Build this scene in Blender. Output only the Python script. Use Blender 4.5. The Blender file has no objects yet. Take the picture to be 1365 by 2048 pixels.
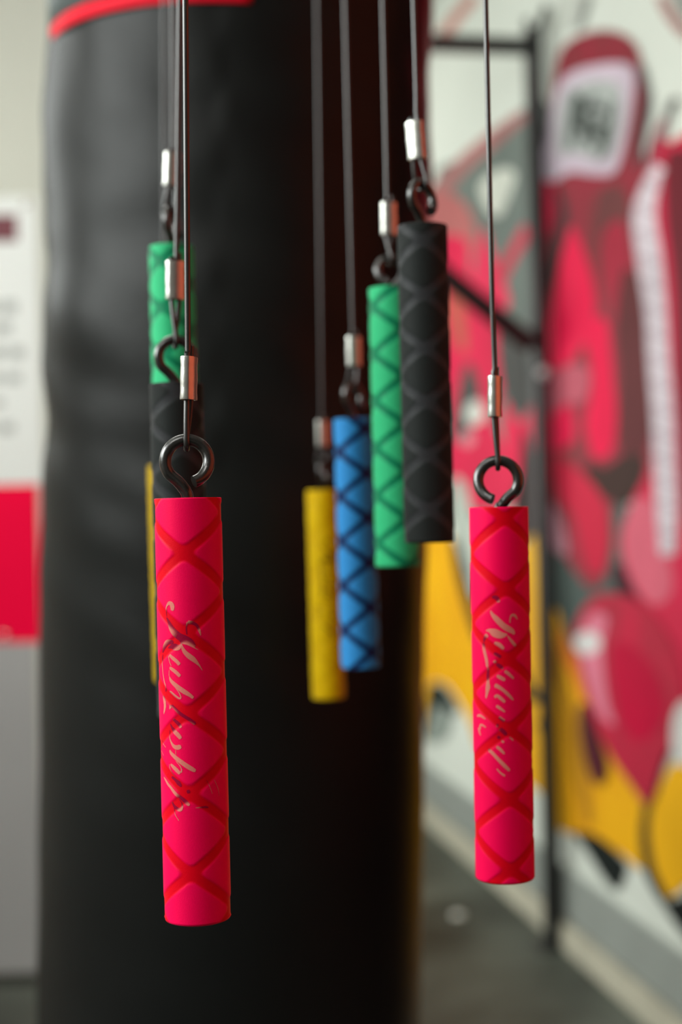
import bpy, bmesh, math, random
from mathutils import Vector, Matrix, noise, geometry
random.seed(7)
C = bpy.context.scene.collection
PI = math.pi

# ------------------------------------------------------------------ camera
F, CX, CY = 2900.0, 682.5, 1024.0          # focal length and centre in pixels of the 1365 x 2048 frame
CAM = Vector((0, 0, 1.4))
pitch, roll = -0.0083, -0.0235
fw = Vector((0, math.cos(pitch), math.sin(pitch)))
up0 = Vector((0, -math.sin(pitch), math.cos(pitch)))
r0 = Vector((1, 0, 0))
RT = r0 * math.cos(roll) + up0 * math.sin(roll)
UP = up0 * math.cos(roll) - r0 * math.sin(roll)
cam = bpy.data.cameras.new('camera')
cam.sensor_fit = 'HORIZONTAL'; cam.sensor_width = 24.0; cam.lens = 24.0 * F / 1365
cam.clip_start = 0.02; cam.clip_end = 60
cam.dof.use_dof = True; cam.dof.focus_distance = 0.550; cam.dof.aperture_fstop = 5.7
cam.dof.aperture_blades = 0
co = bpy.data.objects.new('camera', cam); C.objects.link(co)
co.matrix_world = Matrix.Translation(CAM) @ Matrix((RT, UP, -fw)).transposed().to_4x4()
bpy.context.scene.camera = co

# ------------------------------------------------------------------ world, exposure, lights
sc = bpy.context.scene
sc.view_settings.view_transform = 'Standard'; sc.view_settings.look = 'None'
sc.view_settings.exposure = 0.0; sc.view_settings.gamma = 1.0
sc.view_settings.use_curve_mapping = False
w = bpy.data.worlds.new('world'); sc.world = w; w.use_nodes = True
w.node_tree.nodes['Background'].inputs[0].default_value = (0.75, 0.85, 0.80, 1)
w.node_tree.nodes['Background'].inputs[1].default_value = 0.3
def area(name, loc, target, sx, sy, power, col=(1, 1, 1)):
    l = bpy.data.lights.new(name, 'AREA'); l.shape = 'RECTANGLE'; l.size = sx; l.size_y = sy
    l.energy = power; l.color = col
    o = bpy.data.objects.new(name, l); C.objects.link(o); o.location = loc
    o.rotation_euler = (Vector(target) - Vector(loc)).to_track_quat('-Z', 'Y').to_euler()
    return o
CEIL = 3.4
area('window_light', (-2.28, 0.1, 2.5), (0, 0.5, 1.7), 2.4, 1.0, 96, (0.96, 1.0, 0.97))
area('window_light', (-2.28, 3.0, 2.5), (0.2, 2.9, 1.5), 1.3, 1.0, 20, (0.96, 1.0, 0.97))
area('window_light', (-2.28, 6.1, 1.8), (0.7, 4.2, 0.9), 2.4, 1.7, 82, (0.96, 1.0, 0.97))  # added out of view to brighten the far mural wall
area('ceiling_light', (-0.9, -1.0, CEIL - 0.07), (-0.9, -1.0, 0), 1.2, 0.6, 20, (1, 0.98, 0.93))  # this and the next two: unseen ceiling lamps, added to light the room
area('ceiling_light', (-0.7, 2.6, CEIL - 0.07), (-0.7, 2.6, 0), 1.2, 0.6, 26, (1, 0.98, 0.93))
area('ceiling_light', (-0.5, 6.0, CEIL - 0.07), (-0.5, 6.0, 0), 1.2, 0.6, 4, (1, 0.98, 0.93))

# ------------------------------------------------------------------ helpers
def ray(px, py):
    return (fw + RT * ((px - CX) / F) - UP * ((py - CY) / F))
def pix(px, py, d):
    return CAM + ray(px, py) * d
def lin(c):
    r = []
    for v in c[:3]:
        v = v / 255.0
        r.append(v / 12.92 if v <= 0.04045 else ((v + 0.055) / 1.055) ** 2.4)
    return (*r, 1.0)
MATS = {}
def mat(name, rgb, rough=0.6, metal=0.0, vary=0.12, scale=8.0, bump=0.0, bscale=60.0, coat=0.0, spec=0.5, rgb2=None, sheen=0.0):
    if name in MATS: return MATS[name]
    m = bpy.data.materials.new(name); m.use_nodes = True; MATS[name] = m
    nt = m.node_tree; N = nt.nodes; L = nt.links; p = N['Principled BSDF']
    tc = N.new('ShaderNodeTexCoord'); nz = N.new('ShaderNodeTexNoise')
    nz.inputs['Scale'].default_value = scale; nz.inputs['Detail'].default_value = 4
    L.new(tc.outputs['Object'], nz.inputs['Vector'])
    mx = N.new('ShaderNodeMix'); mx.data_type = 'RGBA'
    a = lin(rgb); b = lin(rgb2) if rgb2 else tuple(max(0, v * (1 - vary)) for v in a[:3]) + (1,)
    mx.inputs[6].default_value = a; mx.inputs[7].default_value = b
    rp = N.new('ShaderNodeMapRange'); rp.inputs[1].default_value = 0.35; rp.inputs[2].default_value = 0.65
    L.new(nz.outputs[0], rp.inputs[0]); L.new(rp.outputs[0], mx.inputs[0])
    L.new(mx.outputs[2], p.inputs['Base Color'])
    p.inputs['Roughness'].default_value = rough; p.inputs['Metallic'].default_value = metal
    p.inputs['Specular IOR Level'].default_value = spec
    p.inputs['Coat Weight'].default_value = coat; p.inputs['Coat Roughness'].default_value = 0.2
    p.inputs['Sheen Weight'].default_value = sheen
    if bump:
        n2 = N.new('ShaderNodeTexNoise'); n2.inputs['Scale'].default_value = bscale; n2.inputs['Detail'].default_value = 5
        L.new(tc.outputs['Object'], n2.inputs['Vector'])
        bp = N.new('ShaderNodeBump'); bp.inputs['Strength'].default_value = bump; bp.inputs['Distance'].default_value = 0.4 / bscale
        L.new(n2.outputs[0], bp.inputs['Height']); L.new(bp.outputs[0], p.inputs['Normal'])
    return m
def attr_mat(name, ca, cb, ra=0.6, rb=0.4, attr='groove', grain=0.25, sheen=0.0, spec=0.5, sheen_tint=None):
    """two colours of one moulding: raised pads (ca) and recessed bands (cb), told apart by the mesh's own relief"""
    if name in MATS: return MATS[name]
    m = bpy.data.materials.new(name); m.use_nodes = True; MATS[name] = m
    nt = m.node_tree; N = nt.nodes; L = nt.links; p = N['Principled BSDF']
    at = N.new('ShaderNodeAttribute'); at.attribute_name = attr
    mx = N.new('ShaderNodeMix'); mx.data_type = 'RGBA'
    mx.inputs[6].default_value = lin(ca); mx.inputs[7].default_value = lin(cb)
    L.new(at.outputs['Fac'], mx.inputs[0]); L.new(mx.outputs[2], p.inputs['Base Color'])
    mr = N.new('ShaderNodeMapRange'); mr.inputs[3].default_value = ra; mr.inputs[4].default_value = rb
    L.new(at.outputs['Fac'], mr.inputs[0]); L.new(mr.outputs[0], p.inputs['Roughness'])
    p.inputs['Specular IOR Level'].default_value = 0.1
    p.inputs['Sheen Weight'].default_value = sheen; p.inputs['Sheen Roughness'].default_value = 0.35
    if sheen_tint: p.inputs['Sheen Tint'].default_value = lin(sheen_tint)
    tc = N.new('ShaderNodeTexCoord'); nz = N.new('ShaderNodeTexNoise'); nz.inputs['Scale'].default_value = 2600; nz.inputs['Detail'].default_value = 2
    L.new(tc.outputs['Object'], nz.inputs['Vector'])
    bp = N.new('ShaderNodeBump'); bp.inputs['Strength'].default_value = grain; bp.inputs['Distance'].default_value = 0.0002
    L.new(nz.outputs[0], bp.inputs['Height']); L.new(bp.outputs[0], p.inputs['Normal'])
    return m
def mesh_obj(name, verts, faces, material, parent=None, smooth=True, attr=None, sharp=None):
    me = bpy.data.meshes.new(name); me.from_pydata([tuple(v) for v in verts], [], faces); me.update()
    if smooth: me.polygons.foreach_set('use_smooth', [True] * len(me.polygons))
    if attr is not None:
        a = me.attributes.new('groove', 'FLOAT', 'POINT'); a.data.foreach_set('value', attr)
    if sharp: me.set_sharp_from_angle(angle=sharp)
    me.materials.append(material)
    o = bpy.data.objects.new(name, me); C.objects.link(o)
    if parent: o.parent = parent
    return o
def box_data(x0, x1, y0, y1, z0, z1):
    v = [(x, y, z) for x in (x0, x1) for y in (y0, y1) for z in (z0, z1)]
    f = [(0, 1, 3, 2), (4, 6, 7, 5), (0, 4, 5, 1), (2, 3, 7, 6), (0, 2, 6, 4), (1, 5, 7, 3)]
    return v, f
def bev_box(name, x0, x1, y0, y1, z0, z1, material, parent=None, bev=0.004, M=None):
    v, f = box_data(x0, x1, y0, y1, z0, z1)
    bm = bmesh.new(); bv = [bm.verts.new(p) for p in v]
    for q in f: bm.faces.new([bv[i] for i in q])
    bmesh.ops.recalc_face_normals(bm, faces=bm.faces)
    if bev: bmesh.ops.bevel(bm, geom=list(bm.edges), offset=bev, segments=2, affect='EDGES', profile=0.7)
    if M is not None: bmesh.ops.transform(bm, matrix=M, verts=bm.verts)
    me = bpy.data.meshes.new(name); bm.to_mesh(me); bm.free(); me.materials.append(material)
    o = bpy.data.objects.new(name, me); C.objects.link(o)
    if parent: o.parent = parent
    return o
def tube_data(path, rad, sides=12, ell=None, base=0, cap=True):
    """sweep a circle (or ell=(a,b)) along a path; rad a number or a list"""
    P = [Vector(p) for p in path]; n = len(P); V = []; Fc = []
    T = [(P[min(i + 1, n - 1)] - P[max(i - 1, 0)]).normalized() for i in range(n)]
    u = T[0].orthogonal().normalized()
    for i in range(n):
        u = (u - T[i] * u.dot(T[i])).normalized(); v = T[i].cross(u)
        r = rad[i] if isinstance(rad, (list, tuple)) else rad
        for k in range(sides):
            a = 2 * PI * k / sides
            V.append(P[i] + u * math.cos(a) * r + v * math.sin(a) * r)
    for i in range(n - 1):
        for k in range(sides):
            k2 = (k + 1) % sides
            Fc.append((base + i * sides + k, base + i * sides + k2, base + (i + 1) * sides + k2, base + (i + 1) * sides + k))
    if cap:
        Fc.append(tuple(base + k for k in reversed(range(sides))))
        Fc.append(tuple(base + (n - 1) * sides + k for k in range(sides)))
    return V, Fc
def tube(name, path, rad, material, parent=None, sides=12, extra=()):
    V, Fc = tube_data(path, rad, sides)
    for (p2, r2) in extra:
        v2, f2 = tube_data(p2, r2, sides, base=len(V)); V += v2; Fc += f2
    return mesh_obj(name, V, Fc, material, parent, sharp=math.radians(50))
def lathe_data(prof, sides=48, base=0):
    V = []; Fc = []
    for (r, z) in prof:
        for k in range(sides):
            a = 2 * PI * k / sides; V.append((r * math.cos(a), r * math.sin(a), z))
    for i in range(len(prof) - 1):
        for k in range(sides):
            k2 = (k + 1) % sides
            Fc.append((base + i * sides + k, base + i * sides + k2, base + (i + 1) * sides + k2, base + (i + 1) * sides + k))
    return V, Fc
def cr(P, n, closed=False):
    """Catmull-Rom resample of tuples of any length"""
    m = len(P); out = []
    rng = range(m if closed else m - 1)
    for i in rng:
        g = lambda j: P[j % m] if closed else P[max(0, min(m - 1, j))]
        p0, p1, p2, p3 = g(i - 1), g(i), g(i + 1), g(i + 2)
        for s in range(n):
            t = s / n
            out.append(tuple(0.5 * (2 * b + (c - a) * t + (2 * a - 5 * b + 4 * c - d) * t * t + (3 * b - a - 3 * c + d) * t ** 3)
                             for a, b, c, d in zip(p0, p1, p2, p3)))
    if not closed: out.append(tuple(P[-1]))
    return out
def empty(name, loc=(0, 0, 0), M=None):
    o = bpy.data.objects.new(name, None); C.objects.link(o); o.empty_display_size = 0.05
    if M is not None: o.matrix_world = M
    else: o.location = loc
    return o
def tag(o, label, cat, group=None, kind=None):
    o['label'] = label; o['category'] = cat
    if group: o['group'] = group
    if kind: o['kind'] = kind
    return o
def struct(o): o['kind'] = 'structure'; return o

# ------------------------------------------------------------------ room shell
M_WALL = mat('white_plaster', (216, 222, 212), 0.75, vary=0.05, scale=2, bump=0.15, bscale=90)
M_FLOOR = mat('rubber_floor', (88, 94, 86), 0.55, vary=0.5, scale=1.7, bump=0.2, bscale=160, rgb2=(30, 33, 28), spec=0.25)
def onfloor(px, py):
    r = ray(px, py); return CAM + r * (-CAM.z / r.z)
A = onfloor(838, 1622); B = onfloor(1333, 2062)
wd = (A - B); wd.z = 0; wd.normalize()                  # along the mural wall, away from the camera
wn = Vector((-wd.y, wd.x, 0))                            # out of the wall, into the room
if wn.x > 0: wn = -wn
def onwall(px, py, off=0.0):
    r = ray(px, py); t = ((A - CAM).dot(wn) + off) / r.dot(wn); return CAM + r * t
def wall_frame():                                        # local x along the wall (away), local y out of it into the room
    return Matrix(((wd.x, wn.x, 0, A.x), (wd.y, wn.y, 0, A.y), (0, 0, 1, 0), (0, 0, 0, 1)))
WF = wall_frame()
WFI = WF.inverted()
struct(bev_box('floor', -2.45, 3.2, -3.6, 9.0, -0.1, 0.0, M_FLOOR, bev=0))
struct(bev_box('ceiling', -2.45, 3.2, -3.6, 9.0, CEIL, CEIL + 0.1, mat('ceiling_paint', (200, 204, 198), 0.8), bev=0))
wr = bev_box('wall_right', -10.4, 3.2, -0.15, 0.0, 0, CEIL, M_WALL, bev=0, M=WF); struct(wr)
struct(bev_box('wall_back', -2.45, 1.0, 8.9, 9.0, 0, CEIL, M_WALL, bev=0))
struct(bev_box('wall_front', -2.45, 3.2, -3.6, -3.5, 0, CEIL, mat('front_wall_paint', (150, 152, 146), 0.8), bev=0))
# left wall with two window openings, plus an added one lighting the far mural
wl = empty('wall_left'); struct(wl)
for q in ((-3.5, -1.2, 0, CEIL), (-1.2, 1.4, 0, 1.9), (-1.2, 1.4, 3.1, CEIL), (1.4, 2.3, 0, CEIL), (2.3, 3.7, 0, 1.9), (2.3, 3.7, 3.1, CEIL), (3.7, 4.8, 0, CEIL), (4.8, 7.4, 0, 0.9), (4.8, 7.4, 2.7, CEIL), (7.4, 9.0, 0, CEIL)):
    bev_box('wall_section', -2.45, -2.3, q[0], q[1], q[2], q[3], M_WALL, wl, bev=0)
for n, (y0, y1, z0, z1) in enumerate(((-1.2, 1.4, 1.9, 3.1), (2.3, 3.7, 1.9, 3.1), (4.8, 7.4, 0.9, 2.7))):  # the third one is added to let light onto the far mural
    wdw = empty('window_%d' % (n + 1)); struct(wdw)
    mf = mat('window_frame_paint', (225, 226, 222), 0.4)
    for q in ((y0, y0 + .05, z0, z1), (y1 - .05, y1, z0, z1), (y0, y1, z0, z0 + .05), (y0, y1, z1 - .05, z1), ((y0 + y1) / 2 - .02, (y0 + y1) / 2 + .02, z0, z1)):
        bev_box('window_frame', -2.42, -2.34, q[0], q[1], q[2], q[3], mf, wdw, bev=0.003)
# skirting along the mural wall: grey tile band with a cream strip at its foot
bb = empty('baseboard_right', M=WF); struct(bb)
bev_box('skirting_board', -10.4, 3.2, 0.0005, 0.016, 0.088, 0.245, mat('grey_skirting', (150, 156, 150), 0.5, vary=0.08), bb, bev=0.003)
bev_box('floor_strip', -10.4, 3.2, 0.0005, 0.035, 0.0, 0.076, mat('cream_strip', (196, 192, 172), 0.55), bb, bev=0.004)
bev_box('shadow_gap_filler', -10.4, 3.2, 0.0005, 0.006, 0.076, 0.088, mat('dark_joint', (50, 50, 46), 0.7), bb, bev=0.0)  # dark strip filling the groove between the two boards
# partition with the poster
PY = 4.26
pt = bev_box('wall_partition', -2.3, -0.55, PY, PY + 0.15, 0, CEIL, mat('partition_paint', (205, 209, 196), 0.7, vary=0.05, scale=2), bev=0.004); struct(pt)
struct(bev_box('baseboard_partition', -2.3, -0.55, PY - 0.012, PY - 0.0005, 0.0, 0.03, mat('dark_skirting', (60, 62, 56), 0.6), bev=0.002))
def atY(px, py, y):
    r = ray(px, py); return CAM + r * ((y - CAM.y) / r.y)

# ------------------------------------------------------------------ poster on the partition
def quadY(name, px0, px1, py0, py1, y, material, parent, th=0.003, bev=0.001):
    a = atY((px0 + px1) / 2, py0, y); b = atY((px0 + px1) / 2, py1, y); c = atY(px0, (py0 + py1) / 2, y); d = atY(px1, (py0 + py1) / 2, y)
    return bev_box(name, c.x, d.x, y - th, y, b.z, a.z, material, parent, bev=bev)
po = empty('poster'); tag(po, 'tall white wall poster with grey text above a red block, beside the punching bag', 'poster')
M_PAP = mat('poster_paper', (232, 238, 234), 0.45, vary=0.02)
quadY('poster_sheet', -420, 80, 398, 974, PY - 0.0005, M_PAP, po)
quadY('red_panel', -420, 80, 974, 1290, PY - 0.0005, mat('poster_red', (255, 0, 66), 0.6, spec=0.08, vary=0.06, scale=3), po)
quadY('grey_panel', -420, 80, 1290, 1948, PY - 0.0005, mat('poster_grey', (172, 174, 174), 0.5, vary=0.08, scale=1.5), po)
quadY('logo_block', -60, 35, 430, 484, PY - 0.0036, mat('poster_maroon', (112, 40, 52), 0.5), po, 0.0006, 0)
mt = mat('print_grey', (176, 182, 178), 0.6)
for (x1, y0, hh) in ((33, 602, 24), (22, 645, 22), (48, 694, 22), (42, 746, 20), (6, 798, 16), (28, 846, 20)):
    x = x1
    k = 0
    while x > -330:
        wdt = (30, 44, 22, 38, 26)[k % 5]
        quadY('text_word', x - wdt, x, y0, y0 + hh, PY - 0.0036, mt, po, 0.0004, 0)['kind'] = 'thing'
        x -= wdt + 9; k += 1
for (px, py, c) in ((50, 405, (245, 245, 240)), (8, 1272, (245, 215, 215))):
    P = atY(px, py, PY - 0.004)
    v, f = lathe_data([(0.0001, 0.012), (0.006, 0.011), (0.011, 0.007), (0.013, 0.0), (0.0001, 0.0)], 16)
    v = [(P.x + a, P.y - c2, P.z + b) for a, b, c2 in v]
    o = mesh_obj('cover_cap', v, f, mat('cap_%d' % px, c, 0.12, 0.9, vary=0.0), po)

# ------------------------------------------------------------------ mural painted on the right wall
mural = empty('wall_mural', M=WF)
tag(mural, 'graffiti mural on the right wall with big red gloves over yellow flames and black outlines', 'mural')
layer = [0]
PAINT = {}
def paint(name, pts, rgb, parent=None, smooth=True, rgb2=None, nsc=2.5, label=None, lay=None, raw=False):
    """one flat patch of paint, lying on the wall; pts are seen points carried onto the wall plane"""
    layer[0] += 1
    off = 0.0002 + 0.00014 * layer[0]
    if raw: P = [(a, b) for a, b in pts]
    else: P = [tuple((WFI @ onwall(x, y, off)).xz) for x, y in pts]
    if smooth: P = cr(P, 6, True)
    par = parent or mural
    V = [Vector((x, off, z)) for x, z in P]
    tris = geometry.tessellate_polygon([V])
    n = len(V)
    V2 = V + [Vector((x, off - 0.0001, z)) for x, z in P]
    Fc = [tuple(t) for t in tris] + [(i, (i + 1) % n, n + (i + 1) % n, n + i) for i in range(n)]
    key = 'paint_%d_%d_%d' % rgb
    m = mat(key, rgb, 0.6, vary=0.22, scale=nsc, rgb2=rgb2, spec=0.06)
    o = mesh_obj(name, V2, Fc, m, par, smooth=False)
    if label: o['label'] = label
    return o
def stroke_px(name, pts, wdt, rgb, parent=None, label=None):
    """a painted line of given width in seen pixels"""
    P = cr([tuple(p) for p in pts], 5)
    Lf, Rt = [], []
    for i, p in enumerate(P):
        a = P[max(0, i - 1)]; b = P[min(len(P) - 1, i + 1)]
        dx, dy = b[0] - a[0], b[1] - a[1]; l = math.hypot(dx, dy) or 1
        h = (p[2] if len(p) > 2 else wdt) / 2
        Lf.append((p[0] - dy / l * h, p[1] + dx / l * h)); Rt.append((p[0] + dy / l * h, p[1] - dx / l * h))
    return paint(name, Lf + Rt[::-1], rgb, parent, smooth=False, label=label)

RED, HOT, DEEP, BROWN = (196, 40, 66), (240, 18, 78), (150, 38, 56), (104, 52, 50)
PINK, SAL, GRY, BLK, YEL, ORG = (222, 98, 118), (186, 112, 110), (118, 128, 122), (34, 37, 34), (242, 182, 26), (236, 150, 28)
LIL = (212, 196, 210)
# grey swirls behind
paint('grey_swirl', [(600, 420), (760, 400), (858, 375), (880, 335), (917, 320), (967, 290), (1030, 236), (1058, 212), (1100, 215), (1110, 400), (1108, 700), (1100, 900), (1095, 1190), (1070, 1200), (1040, 1000), (960, 1040), (760, 1040), (600, 1040)], GRY, label='grey swirl behind the red flames')
stroke_px('pink_line', [(880, 84), (905, 46), (950, -10)], 24, (206, 150, 140))
paint('white_drop', [(960, 372), (1000, 338), (1030, 345), (1022, 385), (1000, 432), (975, 420)], (222, 226, 214))
stroke_px('pink_line', [(868, 400, 30), (925, 330, 30), (990, 275, 30), (1048, 228, 20)], 26, (176, 120, 118))
paint('red_flame', [(850, 400), (900, 385), (945, 430), (952, 500), (930, 520), (905, 515), (860, 480)], SAL, label='dusty pink flame')
paint('red_flame', [(858, 480), (905, 470), (935, 485), (945, 560), (985, 620), (1010, 700), (1005, 780), (985, 830), (1010, 900), (1040, 940), (1025, 1010), (930, 1020), (895, 1000), (760, 1000), (600, 990), (600, 560), (760, 520)], (226, 46, 84), label='bright red flame')
paint('red_flame', [(967, 458), (985, 500), (1018, 590), (1010, 620), (975, 600), (945, 560)], (238, 60, 96))
stroke_px('pink_line', [(1000, 560, 24), (1025, 510, 24), (1058, 455, 26)], 20, (200, 70, 88))
paint('grey_flame', [(1000, 640), (1040, 650), (1065, 760), (1065, 815), (1038, 830), (1010, 790), (998, 720)], (84, 84, 82))
paint('grey_flame', [(905, 870), (922, 760), (940, 725), (962, 790), (945, 850), (925, 880)], (84, 84, 82))
paint('grey_flame', [(895, 560), (925, 600), (935, 700), (915, 690), (900, 640)], (196, 96, 84), label='orange grey fleck')
paint('red_flame', [(1010, 800), (1040, 845), (1072, 800), (1080, 850), (1060, 920), (1035, 960), (1010, 900)], (232, 44, 84))
paint('white_dot', [(935, 812), (955, 800), (968, 820), (965, 842), (945, 850), (932, 835)], (216, 218, 210))
paint('white_dot', [(925, 870), (940, 864), (950, 878), (940, 892), (926, 888)], (226, 150, 160))
paint('dark_flame', [(1048, 860), (1070, 930), (1100, 1190), (1082, 1230), (1060, 1120), (1036, 1060), (1025, 1010), (1040, 950)], (62, 50, 50))
paint('white_flame', [(905, 962), (930, 968), (945, 1040), (948, 1150), (925, 1130), (905, 1060)], (186, 194, 184))
# yellow flames
stroke_px('black_outline', [(1078, 215, 14), (1082, 290, 26), (1080, 360, 20)], 20, (60, 62, 60))
stroke_px('black_outline', [(1086, 490, 14), (1088, 600, 30), (1085, 700, 26), (1084, 800, 10)], 20, (60, 54, 54))
paint('yellow_flame', [(600, 1085), (780, 1080), (842, 1070), (900, 1070), (922, 1150), (945, 1200), (1080, 1060), (1100, 1100), (1095, 1300), (1095, 1400), (1090, 1575), (1062, 1570), (1020, 1540), (960, 1500), (942, 1450), (905, 1385), (880, 1365), (858, 1375), (846, 1470), (828, 1560), (780, 1540), (640, 1420), (600, 1400)], YEL, rgb2=(226, 158, 22), label='yellow flame beside the black bag')
stroke_px('black_outline', [(908, 1080, 12), (922, 1140, 20), (940, 1210, 20), (960, 1280, 16)], 20, BLK)
stroke_px('black_outline', [(1072, 1080, 8), (1085, 1150, 16), (1090, 1240, 22)], 18, BLK)
paint('black_blob', [(856, 1385), (872, 1366), (893, 1378), (915, 1415), (905, 1430), (885, 1418), (868, 1430), (855, 1470), (846, 1470)], (40, 50, 46))
paint('grey_flame', [(868, 1415), (895, 1420), (905, 1440), (890, 1480), (852, 1480)], (150, 160, 152))
stroke_px('black_outline', [(1030, 1290, 10), (1055, 1380, 26), (1085, 1400, 20)], 16, (50, 46, 30))
stroke_px('black_outline', [(1075, 1440, 10), (1092, 1470, 26)], 20, BLK)
paint('yellow_flame', [(1086, 1165), (1120, 1170), (1142, 1225), (1165, 1290), (1195, 1340), (1210, 1450), (1245, 1490), (1282, 1590), (1290, 1700), (1284, 1738), (1240, 1706), (1190, 1672), (1160, 1672), (1108, 1640), (1098, 1500), (1086, 1300)], YEL, rgb2=(238, 160, 24), label='yellow flame right of the thin black post')
paint('yellow_flame', [(1375, 1520), (1345, 1530), (1318, 1580), (1298, 1640), (1300, 1710), (1322, 1778), (1342, 1793), (1380, 1765), (1480, 1700), (1480, 1500)], (246, 184, 28), label='yellow flame at the right edge')
paint('orange_fade', [(1130, 1250), (1165, 1290), (1182, 1350), (1172, 1400), (1150, 1360), (1120, 1290)], (238, 128, 46))
stroke_px('ochre_line', [(1110, 1290, 14), (1140, 1420, 22), (1160, 1540, 26), (1180, 1650, 16)], 20, (196, 138, 34))
# black blobs below the yellow
paint('black_blob', [(1150, 1664), (1200, 1676), (1250, 1722), (1252, 1745), (1236, 1780), (1212, 1762), (1180, 1712)], (32, 38, 36))
paint('black_blob', [(1284, 1740), (1310, 1780), (1342, 1800), (1400, 1775), (1480, 1720), (1480, 2000), (1368, 1870), (1330, 1815)], (28, 32, 30))
stroke_px('black_outline', [(1300, 1590, 14), (1290, 1660, 20), (1300, 1740, 22), (1330, 1800, 20)], 18, BLK)
# grey cloud under the first glove
paint('grey_swirl', [(1090, 1000), (1150, 1040), (1230, 1000), (1290, 1060), (1360, 1200), (1360, 1300), (1250, 1330), (1165, 1330), (1120, 1230), (1092, 1180)], (84, 96, 92), label='grey swirl under the first red glove')
paint('dark_flame', [(1228, 1130), (1260, 1140), (1305, 1200), (1330, 1290), (1310, 1300), (1270, 1220), (1235, 1180)], (70, 26, 38))
# first glove
g1 = paint('painted_glove', [(1112, 135), (1132, 88), (1188, 62), (1245, 68), (1278, 105), (1290, 190), (1284, 280), (1286, 300), (1306, 420), (1314, 560), (1322, 760), (1312, 900), (1275, 985), (1228, 1010), (1225, 1090), (1212, 1150), (1185, 1178), (1148, 1140), (1118, 1080), (1096, 1000), (1086, 800), (1084, 620), (1074, 500), (1072, 400), (1086, 330), (1098, 250)], (158, 46, 64), rgb2=(128, 56, 60), nsc=5, label='big red boxing glove with a white cuff label')
paint('red_patch', [(1110, 600), (1130, 480), (1145, 455), (1168, 500), (1185, 560), (1190, 630), (1168, 690), (1120, 740), (1092, 720), (1095, 650)], (240, 30, 78), g1)
paint('red_patch', [(1170, 660), (1212, 640), (1228, 760), (1235, 830), (1225, 900), (1190, 915), (1172, 850), (1185, 760)], (240, 14, 74), g1)
paint('red_patch', [(1092, 820), (1130, 800), (1150, 850), (1140, 890), (1100, 900), (1088, 860)], (240, 24, 78), g1)
paint('pink_patch', [(1095, 760), (1140, 730), (1180, 740), (1170, 800), (1130, 810), (1095, 830)], (190, 90, 106), g1)
paint('brown_patch', [(1200, 380), (1250, 380), (1262, 460), (1240, 560), (1215, 640), (1196, 560), (1188, 460)], (118, 66, 66), g1)
paint('red_patch', [(1205, 470), (1245, 440), (1262, 520), (1250, 640), (1225, 640), (1205, 560)], (176, 48, 68), g1)
paint('brown_patch', [(1248, 540), (1290, 580), (1308, 720), (1300, 880), (1262, 930), (1236, 880), (1240, 760), (1232, 660)], (104, 48, 50), g1)
paint('brown_patch', [(1180, 925), (1210, 935), (1250, 910), (1290, 920), (1275, 985), (1240, 1010), (1200, 985), (1172, 955)], (66, 44, 38), g1)
paint('red_patch', [(1088, 900), (1130, 920), (1180, 960), (1215, 1020), (1218, 1100), (1200, 1150), (1170, 1130), (1150, 1040), (1112, 980)], (206, 34, 66), g1)
paint('pink_patch', [(1086, 1000), (1110, 1010), (1130, 1060), (1135, 1110), (1112, 1100), (1092, 1060)], (206, 150, 164), g1)
paint('red_patch', [(1073, 350), (1100, 340), (1112, 370), (1110, 440), (1095, 475), (1078, 460)], (226, 40, 80), g1)
stroke_px('black_outline', [(1112, 375, 10), (1128, 430, 20), (1110, 520, 22), (1088, 600, 14)], 18, (72, 62, 62), g1)
stroke_px('black_outline', [(1282, 130, 10), (1294, 200, 16), (1284, 270, 14), (1272, 330, 10)], 14, (78, 72, 74), g1)
lb = paint('glove_label', [(1120, 168), (1150, 142), (1205, 128), (1252, 128), (1270, 150), (1262, 220), (1246, 300), (1228, 345), (1190, 350), (1140, 345), (1110, 362), (1084, 350), (1092, 290), (1104, 220)], LIL, g1, label='white label patch on the glove cuff')
paint('grey_wash', [(1128, 190), (1160, 168), (1200, 160), (1240, 172), (1244, 240), (1224, 312), (1190, 318), (1150, 306), (1120, 310), (1118, 250)], (178, 184, 180), g1)
# scribbled writing on the label
layer[0] += 1
for pts in ([(1150, 182, 10), (1146, 240, 16), (1138, 300, 10)], [(1190, 190, 10), (1165, 225, 14), (1150, 240, 12), (1172, 270, 14), (1186, 298, 10)],
            [(1200, 230, 12), (1188, 262, 14), (1202, 280, 12), (1216, 250, 12), (1212, 290, 12)], [(1228, 200, 8), (1222, 250, 14), (1212, 300, 14), (1196, 322, 8)],
            [(1146, 215, 16), (1175, 210, 18), (1215, 222, 16)], [(1158, 250, 20), (1180, 245, 20), (1205, 260, 20)], [(1160, 190, 12), (1168, 240, 18), (1164, 280, 12)]):
    stroke_px('label_lettering', pts, 9, (84, 90, 86), g1)
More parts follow.
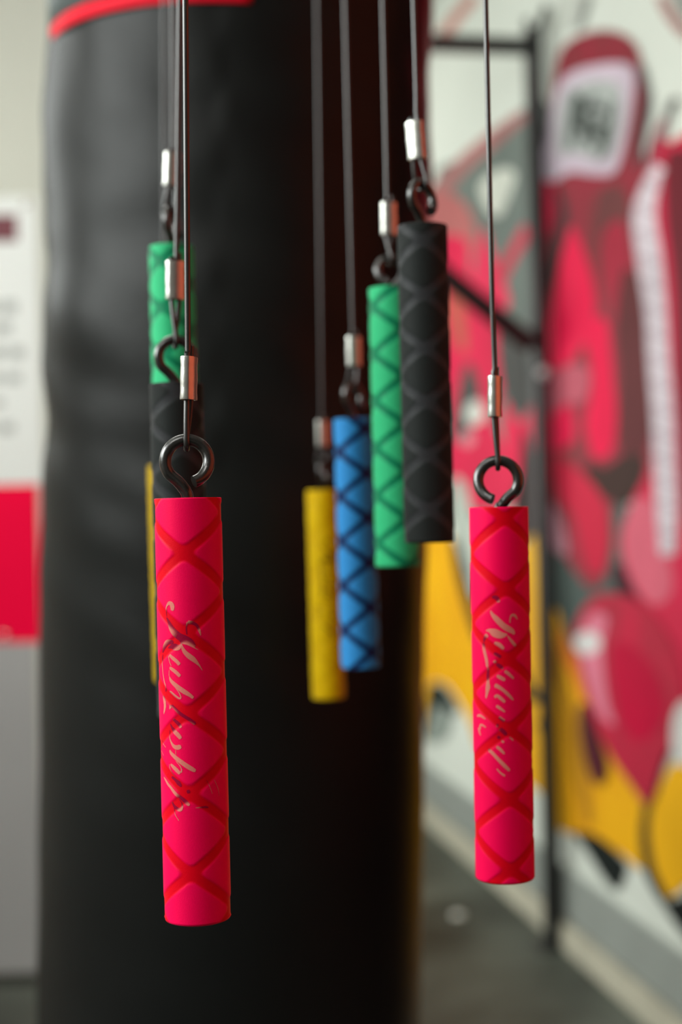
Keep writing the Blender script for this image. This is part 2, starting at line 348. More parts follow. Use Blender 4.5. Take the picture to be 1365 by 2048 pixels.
# second glove at the right edge
g2 = paint('painted_glove', [(1296, 320), (1310, 270), (1340, 285), (1372, 270), (1480, 280), (1480, 1500), (1380, 1520), (1352, 1400), (1320, 1260), (1270, 1180), (1240, 1090), (1262, 1010), (1310, 900), (1322, 700), (1300, 480), (1285, 400)], (208, 36, 74), rgb2=(190, 40, 66), nsc=4, label='second red boxing glove with white lacing, cut by the right edge')
paint('dark_panel', [(1335, 310), (1378, 300), (1480, 300), (1480, 1080), (1385, 1080), (1362, 900), (1350, 600), (1332, 430)], (112, 36, 46), g2)
stroke_px('glove_lace', [(1330, 240, 6), (1346, 205, 14), (1356, 200, 8)], 10, (90, 84, 84), g2)
stroke_px('glove_lace', [(1302, 340, 14), (1306, 300, 18), (1330, 240, 16)], 16, (140, 60, 76), g2)
paint('pink_patch', [(1262, 1010), (1300, 1000), (1335, 1100), (1345, 1180), (1310, 1210), (1270, 1170), (1246, 1090)], (222, 104, 124), g2)
lp = [(1318, 330), (1290, 420), (1300, 520), (1312, 620), (1318, 720), (1326, 820), (1330, 920), (1334, 1010), (1336, 1110)]
lpw = (20, 44, 50, 44, 44, 44, 44, 44, 30)
stroke_px('lacing_panel', [(a, b, w_) for (a, b), w_ in zip(lp, lpw)], 40, (216, 204, 212), g2, label='pale lacing strip down the glove')
LP = cr(lp, 4)
for i in range(1, len(LP) - 1, 1):
    x, y = LP[i]; s = -1 if i % 2 else 1
    stroke_px('glove_lace', [(x - 18, y - 6 * s, 5), (x, y, 7), (x + 18, y + 6 * s, 5)], 6, (232, 224, 230) if i % 2 else (186, 170, 178), g2)
# lower glove / fist
g3 = paint('painted_glove', [(1150, 1290), (1160, 1230), (1195, 1192), (1250, 1190), (1300, 1222), (1345, 1290), (1370, 1370), (1360, 1450), (1328, 1520), (1306, 1590), (1290, 1606), (1262, 1570), (1215, 1500), (1185, 1430), (1168, 1370)], (196, 34, 66), rgb2=(160, 44, 60), nsc=4, label='lower red glove tapering to a point over yellow flames')
paint('pink_patch', [(1160, 1290), (1180, 1230), (1215, 1235), (1205, 1300), (1215, 1400), (1230, 1450), (1200, 1430), (1176, 1370)], (228, 128, 150), g3)
paint('white_highlight', [(1150, 1278), (1172, 1262), (1198, 1272), (1200, 1296), (1176, 1310), (1154, 1300)], (226, 224, 222), g3)
paint('red_patch', [(1225, 1290), (1275, 1300), (1320, 1360), (1330, 1430), (1290, 1480), (1250, 1460), (1228, 1380)], (196, 8, 58), g3)
paint('pink_patch', [(1346, 1440), (1372, 1400), (1420, 1440), (1420, 1520), (1352, 1524)], (214, 214, 210), g3, label='white patch beside the lower glove')
paint('dark_flame', [(1158, 1420), (1172, 1408), (1196, 1470), (1212, 1530), (1200, 1566), (1182, 1556), (1164, 1490)], (92, 36, 48), g3)
stroke_px('grey_line', [(1170, -10, 16), (1150, 60, 12)], 14, (180, 182, 176))
stroke_px('pink_line', [(1318, -10, 16), (1340, 30, 20), (1372, 70, 20)], 18, (186, 140, 136))
stroke_px('grey_line', [(1352, -30, 16), (1385, 30, 20)], 18, (110, 112, 110))
# unseen colour fields added past the frame for their reflections in bag and sticks
paint('crimson_field', [(-3.3, 1.35), (-3.25, 2.2), (-3.3, 3.0), (-3.8, 3.2), (-4.5, 3.1), (-4.6, 2.2), (-4.5, 1.4), (-3.9, 1.25)], (200, 16, 44), raw=True)
paint('amber_field', [(-3.3, 0.35), (-3.25, 0.8), (-3.3, 1.36), (-3.9, 1.3), (-4.5, 1.42), (-4.6, 0.9), (-4.5, 0.35), (-3.9, 0.3)], (236, 160, 22), raw=True)
paint('charcoal_field', [(-4.2, 0.3), (-4.1, 1.4), (-4.3, 2.4), (-4.9, 3.1), (-6.6, 3.2), (-8.4, 3.1), (-10.2, 3.0), (-10.3, 0.3), (-8, 0.25), (-6, 0.3)], (44, 46, 44), raw=True)
paint('orange_field', [(-5.3, 1.2), (-5.2, 1.8), (-5.5, 2.5), (-6.6, 2.7), (-7.6, 2.5), (-7.9, 1.9), (-7.6, 1.2), (-6.6, 1.05)], (240, 116, 80), raw=True, rgb2=(232, 90, 66), label='orange red field of the mural nearest the camera')

# ------------------------------------------------------------------ wall bracket frame
M_BLK = mat('black_powder_coat', (20, 21, 20), 0.45, vary=0.3, bump=0.1, bscale=400)
yo = 0.05
rr_ = ray(1087, 1000); t_ = ((A - CAM).dot(wn) + yo) / rr_.dot(wn); pb = CAM + rr_ * t_
pxl = (WFI @ pb).x
br = empty('bag_bracket', M=WF @ Matrix.Translation((pxl, yo, 0)))
tag(br, 'thin black steel wall bracket with post, arm and diagonal brace before the mural', 'bracket')
pt_top = WFI @ pix(1061, 60, (pb - CAM).dot(fw)); zt = pt_top.z
bev_box('post', -0.029, 0.029, -0.021, 0.021, 0, zt, M_BLK, br, 0.004)
za = (WFI @ pix(1062, 96, (pb - CAM).dot(fw))).z
bev_box('arm', -0.021, 0.021, 0.0215, 1.25, za - 0.023, za + 0.023, M_BLK, br, 0.004)
zb = (WFI @ pix(1086, 690, (pb - CAM).dot(fw))).z
Lb = Vector((0, 1.14, (za - 0.02) - zb))
Mb = Matrix.Translation((0, 0.024, zb)) @ Lb.to_track_quat('Y', 'Z').to_matrix().to_4x4()
bev_box('brace', -0.016, 0.016, 0.0, Lb.length - 0.02, -0.032, 0.028, M_BLK, br, 0.004, M=Mb)
bev_box('foot_plate', -0.06, 0.06, -0.045, 0.06, 0, 0.006, M_BLK, br, 0.002)
tube('hook', [(0, -0.01, zt - 0.03), (0, -0.03, zt + 0.02), (0.0, -0.045, zt + 0.07)], 0.012, M_BLK, br, 10, [([(0, 0.01, zt - 0.03), (0, 0.02, zt + 0.03)], 0.011)])
zq = (WFI @ pix(1066, 748, (pb - CAM).dot(fw))).z
v, f = lathe_data([(0.0001, 0.014), (0.014, 0.012), (0.017, 0.006), (0.018, -0.004)], 12)
mesh_obj('bolt', [(-0.029 - c, a, zq + b) for a, b, c in v], f, mat('zinc', (200, 208, 206), 0.4, 0.0), br)  # pale unmetallic colour stands in for the bolt's bright glint

# tiny pale piece on the floor, standing in for a bright glint
P = onfloor(917, 1833)
v, f = lathe_data([(0.0001, 0.014), (0.010, 0.012), (0.016, 0.006), (0.018, 0.0005), (0.0001, 0.0005)], 9)
v = [(P.x + a * 1.3, P.y + b, c) for a, b, c in v]
tag(mesh_obj('paper_scrap', v, f, mat('scrap_white', (235, 238, 230), 0.6)), 'tiny pale scrap lying on the dark floor at the foot of the wall', 'litter')

# ------------------------------------------------------------------ punching bag
BR = 0.178
bd = 1.354
ctr = pix(472, 1000, bd)
axis = (pix(480, 200, bd) - pix(464, 1800, bd)).normalized()
bagM = Matrix.Translation(ctr) @ axis.to_track_quat('Z', 'Y').to_matrix().to_4x4()
bag = empty('punching_bag', M=bagM)
tag(bag, 'large black vinyl punching bag with a red curved stripe near its top', 'punching bag')
bag_base = bag.matrix_world
def bag_r(a, z):
    n = noise.noise(Vector((math.cos(a) * 1.2, math.sin(a) * 1.2, z * 9.0)))
    n2 = noise.noise(Vector((math.cos(a) * 2.0 + 5, math.sin(a) * 2.0, z * 22.0 + a * 1.2)))
    k = min(1.0, max(0.0, (z + 0.25) / 0.3))
    return BR + (0.0042 * n + 0.0026 * n2) * (0.2 + 0.8 * k)
NA, NZ = 160, 260
z0b, z1b = -1.06, 0.64
V = []; Fc = []
ex = [(0.0001, 0), (0.05, 0), (0.12, 0.002), (0.16, 0.008)]
zs = [z0b + (z1b - z0b) * i / NZ for i in range(NZ + 1)]
rows = [(r, z0b - 0.02 + dz) for r, dz in ex] + [(None, z) for z in zs] + [(r, z1b + 0.02 - dz) for r, dz in reversed(ex)]
# keep the bag's own x axis facing the right of the room
xw = (bagM.to_3x3().inverted() @ Vector((1, 0, 0))); yw = (bagM.to_3x3().inverted() @ Vector((0, 1, 0)))
def bagp(a, r, z):      # a = 0 faces the camera, positive to the right
    q = xw * math.sin(a) * r - yw * math.cos(a) * r
    return Vector((q.x, q.y, z))
for (r, z) in rows:
    for k in range(NA):
        a = 2 * PI * k / NA
        V.append(bagp(a, bag_r(a, z) if r is None else r, z))
for i in range(len(rows) - 1):
    for k in range(NA):
        k2 = (k + 1) % NA
        Fc.append((i * NA + k, i * NA + k2, (i + 1) * NA + k2, (i + 1) * NA + k))
M_VIN = mat('black_vinyl', (25, 27, 26), 0.38, vary=0.3, scale=5, bump=0.3, bscale=260, spec=0.16)
mesh_obj('bag_body', V, Fc, M_VIN, bag)
def bag_patch(name, a0, a1, zf, hf, material, dr=0.0012, na=60, nh=4):
    V = []; Fc = []
    for i in range(na + 1):
        a = a0 + (a1 - a0) * i / na
        for j in range(nh + 1):
            z = zf(a) + hf(a) * (j / nh - 0.5)
            V.append(bagp(a, bag_r(a, z) + dr, z))
    for i in range(na):
        for j in range(nh):
            q = i * (nh + 1) + j; Fc.append((q, q + nh + 1, q + nh + 2, q + 1))
    o = mesh_obj(name, V, Fc, material, bag)
    s = o.modifiers.new('thick', 'SOLIDIFY'); s.thickness = 0.0008; s.offset = 1
    return o
zst = lambda a: 0.414 - 0.006 * math.cos(a)
bag_patch('red_stripe', -2.4, 0.12, zst, lambda a: 0.0125, mat('stripe_red', (235, 0, 40), 0.6, vary=0.1, spec=0.15))
bag_patch('grey_top_panel', -2.4, -0.3, lambda a: zst(a) + 0.0075 + 0.10, lambda a: 0.2, mat('grey_vinyl', (104, 116, 116), 0.35, vary=0.2), dr=0.0008)  # paler grey patch above the stripe, left side only
for k in range(4):
    a = PI / 4 + k * PI / 2
    tube('strap', [bagp(a, BR - 0.02, z1b - 0.005), bagp(a, BR - 0.05, z1b + 0.06), bagp(a, 0.012, z1b + 0.24)], 0.009, M_BLK, bag, 8)
tube('chain', [(0, 0, z1b + 0.225), (0, 0, z1b + 0.3), (0, 0, (CEIL - ctr.z) / axis.z - 0.002)], 0.008, M_BLK, bag, 8)

# ------------------------------------------------------------------ hanging target sticks
R_ST = 0.0127
M_EYE = mat('black_enamel_steel', (24, 24, 21), 0.3, 0.0, vary=0.3, scale=300, bump=0.25, bscale=900, spec=0.8, coat=0.7)
M_CAB = mat('black_cable_sheath', (40, 40, 38), 0.33, vary=0.3, scale=200, spec=0.9)
M_FER = mat('aluminium_ferrule', (214, 215, 208), 0.30, 0.9, vary=0.08, scale=300, bump=0.15, bscale=1500)
M_PLUG = mat('stick_core', (38, 22, 20), 0.6)
RAIL_Z = 1.875
rail_pts = {'left': [], 'right': []}
def gmask(th, z, S, th0, z0, bw):
    u = (th - th0) / PI; s = (z - z0) / S
    fa = (s - u) % 1.0; fb = (s + u) % 1.0
    fa = min(fa, 1 - fa) * S; fb = min(fb, 1 - fb) * S
    k = 0.003
    h = max(k - abs(fa - fb), 0) / k
    d = min(fa, fb) - h * h * k * 0.25
    t = (d - bw) / 0.0008
    t = max(-1, min(1, t)); t = 0.5 + t / 2
    return 1 - t * t * (3 - 2 * t)
def rsurf(g): return R_ST - 0.00028 * g

def stick(key, label, top, bot, d, db, S, th0, zc, mats, cable, fer, eye, side, text=None, res=(144, 300), bw=0.0025):
    T = pix(top[0], top[1], d); Bt = pix(bot[0], bot[1], db)
    ax = (T - Bt).normalized(); L = (T - Bt).length
    toc = (CAM - T); yv = -(toc - ax * toc.dot(ax)).normalized()     # local +y points away from the camera
    xv = yv.cross(ax).normalized()
    M = Matrix.Translation(T) @ Matrix((xv, yv, ax)).transposed().to_4x4()
    MI = M.inverted()
    root = empty('target_stick', M=M)
    tag(root, label, 'target stick', 'target sticks hanging on thin black cables')
    z0 = (MI @ pix((top[0] + bot[0]) / 2, zc, d)).z                    # height of one crossing of the bands
    # moulded sleeve
    na, nz = res; V = []; A_ = []; Fc = []
    prof = [(R_ST - 0.0011, -0.0016, 0), (R_ST - 0.0011, -0.0002, 0), (R_ST - 0.0009, 0.0, 0), (R_ST - 0.0003, -0.0000, 0)]
    rows = [(r, z, None) for r, z, _ in prof]
    rows += [(None, -0.00025 - (L - 0.0012) * i / nz, 1) for i in range(nz + 1)]
    rows += [(R_ST - 0.0004, -L + 0.0003, None), (R_ST - 0.0011, -L, None), (R_ST - 0.006, -L - 0.0001, None), (0.0002, -L - 0.0001, None)]
    for r, z, fl in rows:
        for k in range(na):
            a = 2 * PI * k / na
            g = gmask(a, z, S, th0, z0, bw)
            rr = rsurf(g) if fl else r
            V.append((rr * math.sin(a), -rr * math.cos(a), z)); A_.append(g)
    for i in range(len(rows) - 1):
        for k in range(na):
            k2 = (k + 1) % na
            Fc.append((i * na + k, (i + 1) * na + k, (i + 1) * na + k2, i * na + k2))
    mesh_obj('grip_sleeve', V, Fc, mats[0], root, attr=A_)
    v, f = lathe_data([(0.0001, -0.0014), (R_ST - 0.0013, -0.0014), (R_ST - 0.0013, -0.004)], 40)
    mesh_obj('end_plug', v, f, M_PLUG, root)
    # eye bolt
    hz, yaw, mir = eye[0], eye[1], eye[2]; Rm, rw = 0.0082, 0.0023
    if len(eye) > 3: Rm = eye[3]
    path = [(0, -0.010), (0, -0.0005), (-0.0010, hz - Rm - 0.0027), (-0.0038, hz - Rm + 0.0009)]
    for k in range(0, 31):
        a = math.radians(217 - k * (217 + 73) / 30)
        path.append((Rm * math.cos(a), hz + Rm * math.sin(a), -0.0043 * max(0, (k - 18) / 12) ** 1.5))
    path = [(p + (0.0,)) if len(p) == 2 else p for p in path]
    path = cr(path, 2)
    cy, sy = math.cos(yaw), math.sin(yaw)
    ep = [(mir * x * cy - q * sy, mir * x * sy + q * cy, z) for x, z, q in path]
    tube('eye_bolt', ep, rw, M_EYE, root, 16)
    # ferrule
    F0 = MI @ pix(fer[0], fer[1], d); F1 = MI @ pix(fer[2], fer[3], d); fy = fer[4]
    FA, FB = 0.0047, 0.0029
    fax = (F0 - F1).normalized()
    ux = Vector((math.cos(fy), math.sin(fy), 0)); ux = (ux - fax * ux.dot(fax)).normalized(); uy = fax.cross(ux)
    V = []; Fc = []; ns = 40
    fl = (F0 - F1).length
    prof = [(0.80, 0.0), (0.97, 0.0), (1.0, 0.0006)] + [(1.0 - 0.05 * math.sin(2 * PI * 1.0 * t) ** 2, fl * t) for t in (0.2, 0.35, 0.5, 0.65, 0.8)] + [(1.0, fl - 0.0006), (0.97, fl), (0.80, fl), (0.7, fl - 0.001)]
    prof = [(0.7, 0.001)] + prof
    for s, z in prof:
        for k in range(ns):
            a = 2 * PI * k / ns
            c, s2 = math.cos(a), math.sin(a)
            n = 0.78
            x = FA * math.copysign(abs(c) ** 0.95, c); y = FB * math.copysign(abs(s2) ** n, s2)
            V.append(F1 + fax * z + ux * x * s + uy * y * s)
    for i in range(len(prof) - 1):
        for k in range(ns):
            k2 = (k + 1) % ns; Fc.append((i * ns + k, i * ns + k2, (i + 1) * ns + k2, (i + 1) * ns + k))
    mesh_obj('ferrule', V, Fc, M_FER, root, sharp=math.radians(40))
    # cable down to the ferrule, loop through the eye, short free end
    rc = 0.00118
    cp = [MI @ pix(x, y, d) for x, y in cable]
    w0 = M @ cp[0]; w1 = M @ cp[1]
    dr = (w0 - w1).normalized(); t = (RAIL_Z - w0.z) / dr.z; wt = w0 + dr * t
    rail_pts[side].append(wt)
    cp = [MI @ wt] + cp
    off = ux * 0.0019
    cp.append(F0 - off + fax * 0.002); cp.append(F0 - off - fax * 0.002)
    cp = [tuple(p) for p in cp]
    cpath = [cp[0]] + cr(cp[1:], 4)
    topz = hz + Rm
    lx = Vector((math.cos(yaw + PI / 2), math.sin(yaw + PI / 2), 0))
    if lx.dot(ux) < 0: lx = -lx
    q = rw + rc
    cen = Vector((0, 0, topz))
    mid = (F1 - cen)
    loop = [F1 - off + fax * 0.002, F1 - off, cen + (F1 - cen) * 0.5 - (off * 0.6 + lx * q * 0.5), cen - lx * q * 0.98 + Vector((0, 0, 0.0012))]
    for k in range(1, 8):
        a = PI + PI * k / 8
        loop.append(cen + lx * q * math.cos(a) + Vector((0, 0, q * math.sin(a))))
    loop += [cen + lx * q * 0.98 + Vector((0, 0, 0.0012)), cen + (F1 - cen) * 0.5 + (off * 0.6 + lx * q * 0.5), F1 + off, F1 + off + fax * 0.002]
    loop = cr([tuple(p) for p in loop], 4)
    stub = [F0 + off - fax * 0.002, F0 + off + fax * 0.0015, F0 + off + fax * 0.0042]
    tube('cable', cpath, rc, M_CAB, root, 12, [(loop, rc), (stub, rc)])
    # lettering, printed on the sleeve
    out = []
    if text:
        V = []; Fc = []; A_ = []; TZ = []
        sets = text['uv'] if 'uv' in text else None
        strokes = sets or []
        if not sets:
            for (ox, oy, s, pts) in text['px']:
                uvp = []
                for (x, y, wd_) in cr(pts, 5):
                    X, Y = ox + x * s, oy + y * s
                    o_ = MI @ CAM; dv = (MI.to_3x3() @ ray(X, Y))
                    a = dv.x ** 2 + dv.y ** 2; b = 2 * (o_.x * dv.x + o_.y * dv.y); c = o_.x ** 2 + o_.y ** 2 - R_ST ** 2
                    D = b * b - 4 * a * c
                    if D <= 0: continue
                    t = (-b - math.sqrt(D)) / (2 * a); H = o_ + dv * t
                    uvp.append((math.atan2(H.x, -H.y) * R_ST, H.z, max(wd_, 6) * s / F * d))
                if len(uvp) > 2: strokes.append(uvp)
        for uvp in strokes:
            n = len(uvp); b0 = len(V); nw = 4
            for i, (u, z, wd_) in enumerate(uvp):
                a = uvp[max(0, i - 1)]; b = uvp[min(n - 1, i + 1)]
                du, dz = b[0] - a[0], b[1] - a[1]; l = math.hypot(du, dz) or 1e-9
                e = wd_ / 2 * (1 if 0 < i < n - 1 else 0.55)
                for j in range(nw + 1):
                    q = (j / nw * 2 - 1) * e
                    uu = u - dz / l * q + text.get('du', 0); zz = z + du / l * q + text.get('dz', 0)
                    th = uu / R_ST; g = gmask(th, zz, S, th0, z0, bw); rr = rsurf(g) + 0.00007 + 0.00001 * (len(V) % 3)
                    V.append((rr * math.sin(th), -rr * math.cos(th), zz)); A_.append(g)
            for i in range(n - 1):
                for j in range(nw):
                    q = b0 + i * (nw + 1) + j; Fc.append((q, q + 1, q + nw + 2, q + nw + 1))
        mesh_obj('lettering', V, Fc, mats[1], root, attr=A_)
        out = strokes
    return root, out

A_ = (310, 1190, .10989); B_ = (310, 1340, .10989); C_ = (310, 1490, .10989)
D_ = (940, 1170, .10256); E_ = (940, 1310, .10256); F_ = (940, 1440, .10256)
TL = [(A_, s) for s in (
    [(210, 395, 10), (200, 300, 18), (215, 210, 28), (255, 150, 60), (300, 165, 85), (320, 220, 85), (315, 285, 55)],
    [(205, 410, 25), (250, 500, 60), (320, 640, 110), (430, 750, 130), (560, 810, 130), (650, 860, 110), (730, 940, 60)],
    [(590, 490, 25), (570, 600, 22), (580, 720, 20)], [(600, 490, 60), (690, 510, 60), (770, 560, 50), (810, 650, 45), (835, 740, 12)],
    [(230, 965, 10), (300, 940, 80), (350, 945, 120), (420, 955, 100), (460, 930, 60), (480, 890, 30)],
    [(450, 835, 30), (500, 870, 30), (600, 900, 25), (700, 950, 18), (790, 1000, 8)],
    [(470, 850, 20), (490, 930, 40), (540, 1030, 70), (620, 1110, 90), (700, 1170, 85), (770, 1240, 50), (820, 1300, 25), (865, 1375, 8)],
    [(330, 860, 60), (230, 860, 90), (170, 940, 70), (130, 1050, 30)],
    [(135, 1080, 12), (130, 1170, 30), (140, 1300, 22), (155, 1456, 22), (175, 1580, 28), (195, 1660, 24), (190, 1760, 30)],
    [(265, 1090, 50), (330, 1150, 65), (400, 1210, 65), (450, 1270, 60)], [(250, 1110, 20), (265, 1200, 14), (300, 1290, 14)],
    [(270, 1320, 50), (340, 1370, 65), (400, 1420, 65), (460, 1480, 60)])]
TL += [(B_, s) for s in (
    [(150, 470, 30), (175, 560, 70), (185, 660, 65), (165, 800, 25)], [(265, 640, 20), (285, 665, 50), (270, 710, 20)],
    [(270, 130, 30), (300, 200, 60), (380, 280, 80), (470, 350, 85), (560, 410, 80), (640, 460, 60), (700, 510, 50)],
    [(380, 330, 10), (440, 410, 16), (475, 500, 22), (440, 515, 34), (380, 480, 44), (300, 410, 45), (270, 390, 30)],
    [(265, 0, 12), (260, 80, 12), (275, 150, 16)],
    [(300, 640, 40), (370, 710, 50), (450, 790, 60), (540, 850, 60), (640, 910, 60), (740, 985, 60)],
    [(330, 900, 50), (390, 950, 60), (440, 1000, 65), (475, 1050, 50)],
    [(275, 980, 20), (300, 1040, 40), (350, 1110, 75), (420, 1180, 80), (475, 1250, 60)],
    [(265, 1100, 14), (265, 1180, 14), (290, 1290, 30), (340, 1380, 60), (400, 1410, 80), (450, 1400, 80), (480, 1390, 50)],
    [(115, 1270, 10), (160, 1350, 14), (205, 1410, 12)])]
TL += [(C_, s) for s in (
    [(275, 90, 30), (300, 150, 60), (390, 240, 75), (480, 310, 80), (580, 380, 80), (680, 440, 75), (740, 475, 50)], [(380, 90, 10), (385, 180, 10)],
    [(380, 290, 10), (450, 370, 14), (485, 440, 20), (480, 500, 35)], [(290, 350, 40), (340, 400, 65), (400, 460, 70), (460, 520, 60)],
    [(270, 350, 14), (275, 420, 14), (310, 510, 14), (360, 560, 12)], [(300, 580, 50), (370, 640, 55), (430, 700, 80), (475, 760, 30)],
    [(600, 820, 50), (607, 850, 60), (615, 880, 50)],
    [(165, 580, 15), (200, 640, 40), (240, 710, 50), (290, 770, 50), (340, 840, 60), (400, 910, 60), (470, 960, 60), (540, 1020, 70), (630, 1100, 50)],
    [(310, 1040, 25), (350, 1120, 55), (420, 1170, 60), (470, 1175, 60), (495, 1120, 40), (480, 1050, 14), (430, 980, 10)],
    [(340, 1140, 14), (370, 1260, 12), (440, 1380, 10)], [(740, 1145, 8), (850, 1135, 25), (930, 1130, 35), (980, 1140, 15)],
    [(945, 640, 8), (1000, 760, 8), (1045, 890, 8)], [(1080, 630, 8), (1150, 800, 8), (1170, 930, 6)], [(120, 100, 10), (165, 190, 10)])]
TR = [(D_, s) for s in (
    [(430, 240, 40), (500, 240, 80), (545, 280, 80), (555, 340, 60)], [(410, 500, 20), (440, 570, 60), (520, 660, 100), (640, 780, 110), (740, 850, 110), (830, 900, 90), (870, 960, 40)],
    [(320, 890, 20), (400, 890, 80), (480, 930, 150), (580, 970, 140), (660, 975, 90), (730, 960, 30)],
    [(785, 740, 20), (790, 650, 25), (820, 590, 40), (880, 595, 50), (930, 670, 25)], [(740, 990, 20), (790, 1060, 45), (840, 1120, 60), (900, 1190, 50)],
    [(480, 1130, 60), (580, 1170, 80), (660, 1250, 60)], [(350, 970, 80), (290, 1030, 60), (270, 1110, 40)],
    [(260, 1120, 40), (280, 1250, 60), (310, 1380, 60), (330, 1470, 60), (345, 1605, 45)], [(470, 1330, 50), (530, 1360, 65), (610, 1410, 60)])]
TR += [(E_, s) for s in (
    [(360, 250, 40), (350, 400, 60), (355, 520, 60), (355, 620, 90), (340, 720, 60), (320, 840, 30)], [(475, 110, 60), (490, 130, 50), (510, 150, 50)],
    [(520, 180, 50), (590, 220, 80), (650, 270, 50)], [(680, 310, 50), (750, 360, 60), (860, 460, 40)], [(530, 400, 50), (600, 440, 70), (690, 490, 60)],
    [(490, 590, 80), (560, 620, 70), (660, 690, 60), (760, 780, 60), (850, 880, 35)], [(490, 830, 50), (530, 790, 50), (600, 840, 65), (690, 920, 50)],
    [(520, 990, 50), (580, 1030, 55), (690, 1110, 30)], [(570, 1210, 60), (620, 1250, 60), (680, 1290, 60)], [(520, 1370, 70), (540, 1375, 60), (560, 1380, 50)],
    [(150, 1190, 40), (210, 1180, 50), (310, 1250, 25)], [(200, 1450, 50), (220, 1360, 40), (320, 1410, 25)])]
TR += [(F_, s) for s in (
    [(180, 150, 50), (190, 220, 40), (215, 300, 25)], [(590, 170, 60), (650, 220, 80), (720, 290, 60)], [(540, 320, 60), (590, 360, 60)], [(620, 400, 40), (670, 440, 40)],
    [(780, 330, 30), (850, 400, 30)], [(520, 530, 50), (570, 550, 60), (680, 660, 40)], [(360, 570, 60), (450, 650, 65), (560, 770, 65), (680, 890, 70), (780, 990, 50)],
    [(530, 950, 20), (600, 1030, 30), (690, 1090, 40)])]
px = lambda T: {'px': [(o[0], o[1], o[2], s) for o, s in T]}

PINKM = (attr_mat('pink_sleeve', (255, 0, 82), (228, 0, 28), 0.5, 0.42, sheen=0.12, sheen_tint=(255, 130, 170)), attr_mat('pink_print', (226, 128, 116), (150, 8, 52), 0.5, 0.4))
BLACKM = (attr_mat('black_sleeve', (34, 38, 37), (52, 54, 56), 0.6, 0.38, sheen=0.1), None)  # paler grey bands hold the grooves' shine in their colour
GREENM = (attr_mat('green_sleeve', (54, 190, 128), (16, 128, 88), 0.5, 0.4, sheen=0.35, sheen_tint=(200, 255, 225)), None)
BLUEM = (attr_mat('blue_sleeve', (48, 134, 200), (12, 30, 76), 0.5, 0.4, sheen=0.4, sheen_tint=(190, 230, 255)), None)
YELM = (attr_mat('yellow_sleeve', (214, 176, 2), (208, 168, 2), 0.5, 0.42, sheen=0.2), attr_mat('yellow_print', (120, 100, 10), (120, 96, 10), 0.5, 0.4))

D = math.radians
stick('pinkL', 'largest pink target stick, in sharp focus at the left, with script lettering', (376, 996), (396, 1836), .5504, .5504, .0298, D(-9), 1261, PINKM,
      [(371, 0), (376, 690)], (378.5, 714, 377.5, 800, D(68)), (.0139, 0.0, 1), 'left', px(TL), (200, 520))
_, TRuv = stick('pinkR', 'slender pink target stick hanging alone at the right before the mural', (998, 1014), (1011, 1756), .6235, .6235, .0296, D(12), 1313, PINKM,
      [(972, 0), (977, 230), (984, 560), (990, 738)], (990.5, 753, 990.5, 834, D(75)), (.0115, 0.0, -1, .0085), 'right', px(TR), (180, 420))
stick('blackR', 'black target stick at the right, highest of the hanging row, overlapping the green one', (845, 453), (860, 1085), .728, .728, .0266, D(-3), 594, BLACKM,
      [(828, 0), (834, 235)], (829, 244, 835, 318, D(-22)), (.0145, D(50), 1, .0075), 'right', None)
stick('greenR', 'green target stick partly hidden behind the right black stick', (782, 577), (796, 1133), .829, .829, .0268, D(32), 851, GREENM,
      [(766, 0), (775, 398)], (778, 406, 779, 470, D(12)), (.0098, D(12), -1, .0075), 'right', None, (120, 240))
stick('blueR', 'blue target stick with navy bands between the yellow and green sticks', (707, 838), (722, 1335), .93, .93, .0284, D(38), 1037, BLUEM,
      [(690, 0), (706, 665)], (708, 674, 709, 732, D(8)), (.0150, D(55), 1, .0078), 'right', None, (120, 240))
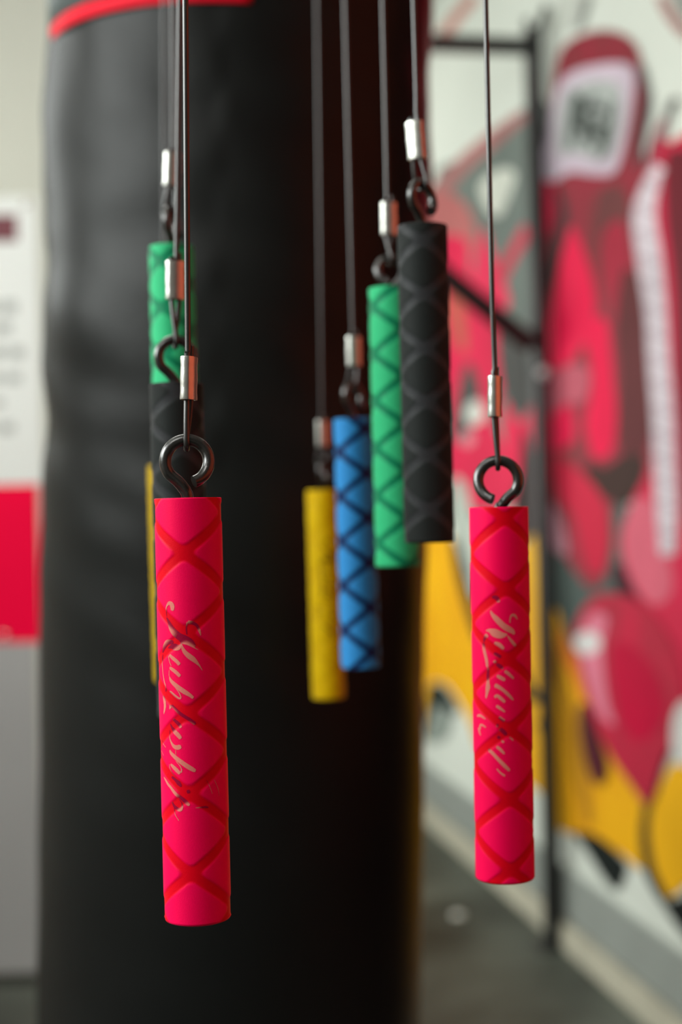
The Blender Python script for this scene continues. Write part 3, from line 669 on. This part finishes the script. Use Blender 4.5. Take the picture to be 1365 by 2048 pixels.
stick('yellowR', 'yellow target stick with dark script, lowest and furthest of the right row', (646, 980), (658, 1396), 1.105, 1.105, .0284, D(38), 1037, YELM,
      [(634, 0), (644, 835)], (645, 842, 646, 892, D(20)), (.0140, D(80), 1, .0078), 'right', {'uv': TRuv, 'du': 0.004, 'dz': 0.0}, (96, 160))
stick('blackL', 'black target stick hanging directly behind the sharp pink one', (353, 768), (369, 1432), .69, .69, .0266, D(-85), 842, BLACKM,
      [(359, 0), (353, 515)], (351, 523, 351, 599, D(15)), (.0128, D(8), 1, .0082), 'left', None, (120, 240))
stick('greenL', 'green target stick at the left, its lower end hidden by a black stick', (343, 494), (358, 1060), .82, .82, .0262, D(-30), 620, GREENM,
      [(345, 0), (346, 300)], (345, 306, 343, 372, D(10)), (.0138, D(72), 1, .0078), 'left', None, (120, 240))
stick('yellowL', 'yellow target stick at the left showing only as a thin sliver', (331, 931), (345, 1362), 1.08, 1.08, .0284, D(38), 1037, YELM,
      [(328, 0), (330, 785)], (330, 792, 331, 843, D(30)), (.0130, D(80), 1, .0078), 'left', None, (96, 160))

# rack above the frame that carries the cables
rk = empty('hanging_rack', (0, 0, 0)); tag(rk, 'black steel rack above the frame from which the sticks hang', 'rack')
ends = {}
for s in ('left', 'right'):
    pts = sorted(rail_pts[s], key=lambda p: p.y)
    pts = [pts[0] + (pts[0] - pts[1]).normalized() * 0.04] + pts + [pts[-1] + (pts[-1] - pts[-2]).normalized() * 0.02]
    pts = [Vector((p.x, p.y, RAIL_Z + 0.005)) for p in pts]
    ends[s] = pts
    tube('rail', pts, 0.007, M_BLK, rk, 10)
for i in (0, -1):
    a, b = ends['left'][i], ends['right'][i]
    m = (a + b) / 2
    tube('crossbar', [a, m, b], 0.007, M_BLK, rk, 10)
    tube('suspension_rod', [m, Vector((m.x, m.y, CEIL))], 0.006, M_BLK, rk, 10)
# housings of the added, unseen ceiling lamps
for (x, y) in ((-0.9, -1.0), (-0.7, 2.6), (-0.5, 6.0)):
    lh = bev_box('trim_lamp', x - 0.62, x + 0.62, y - 0.32, y + 0.32, CEIL - 0.05, CEIL, mat('lamp_housing', (225, 226, 222), 0.5), bev=0.004)
    struct(lh)
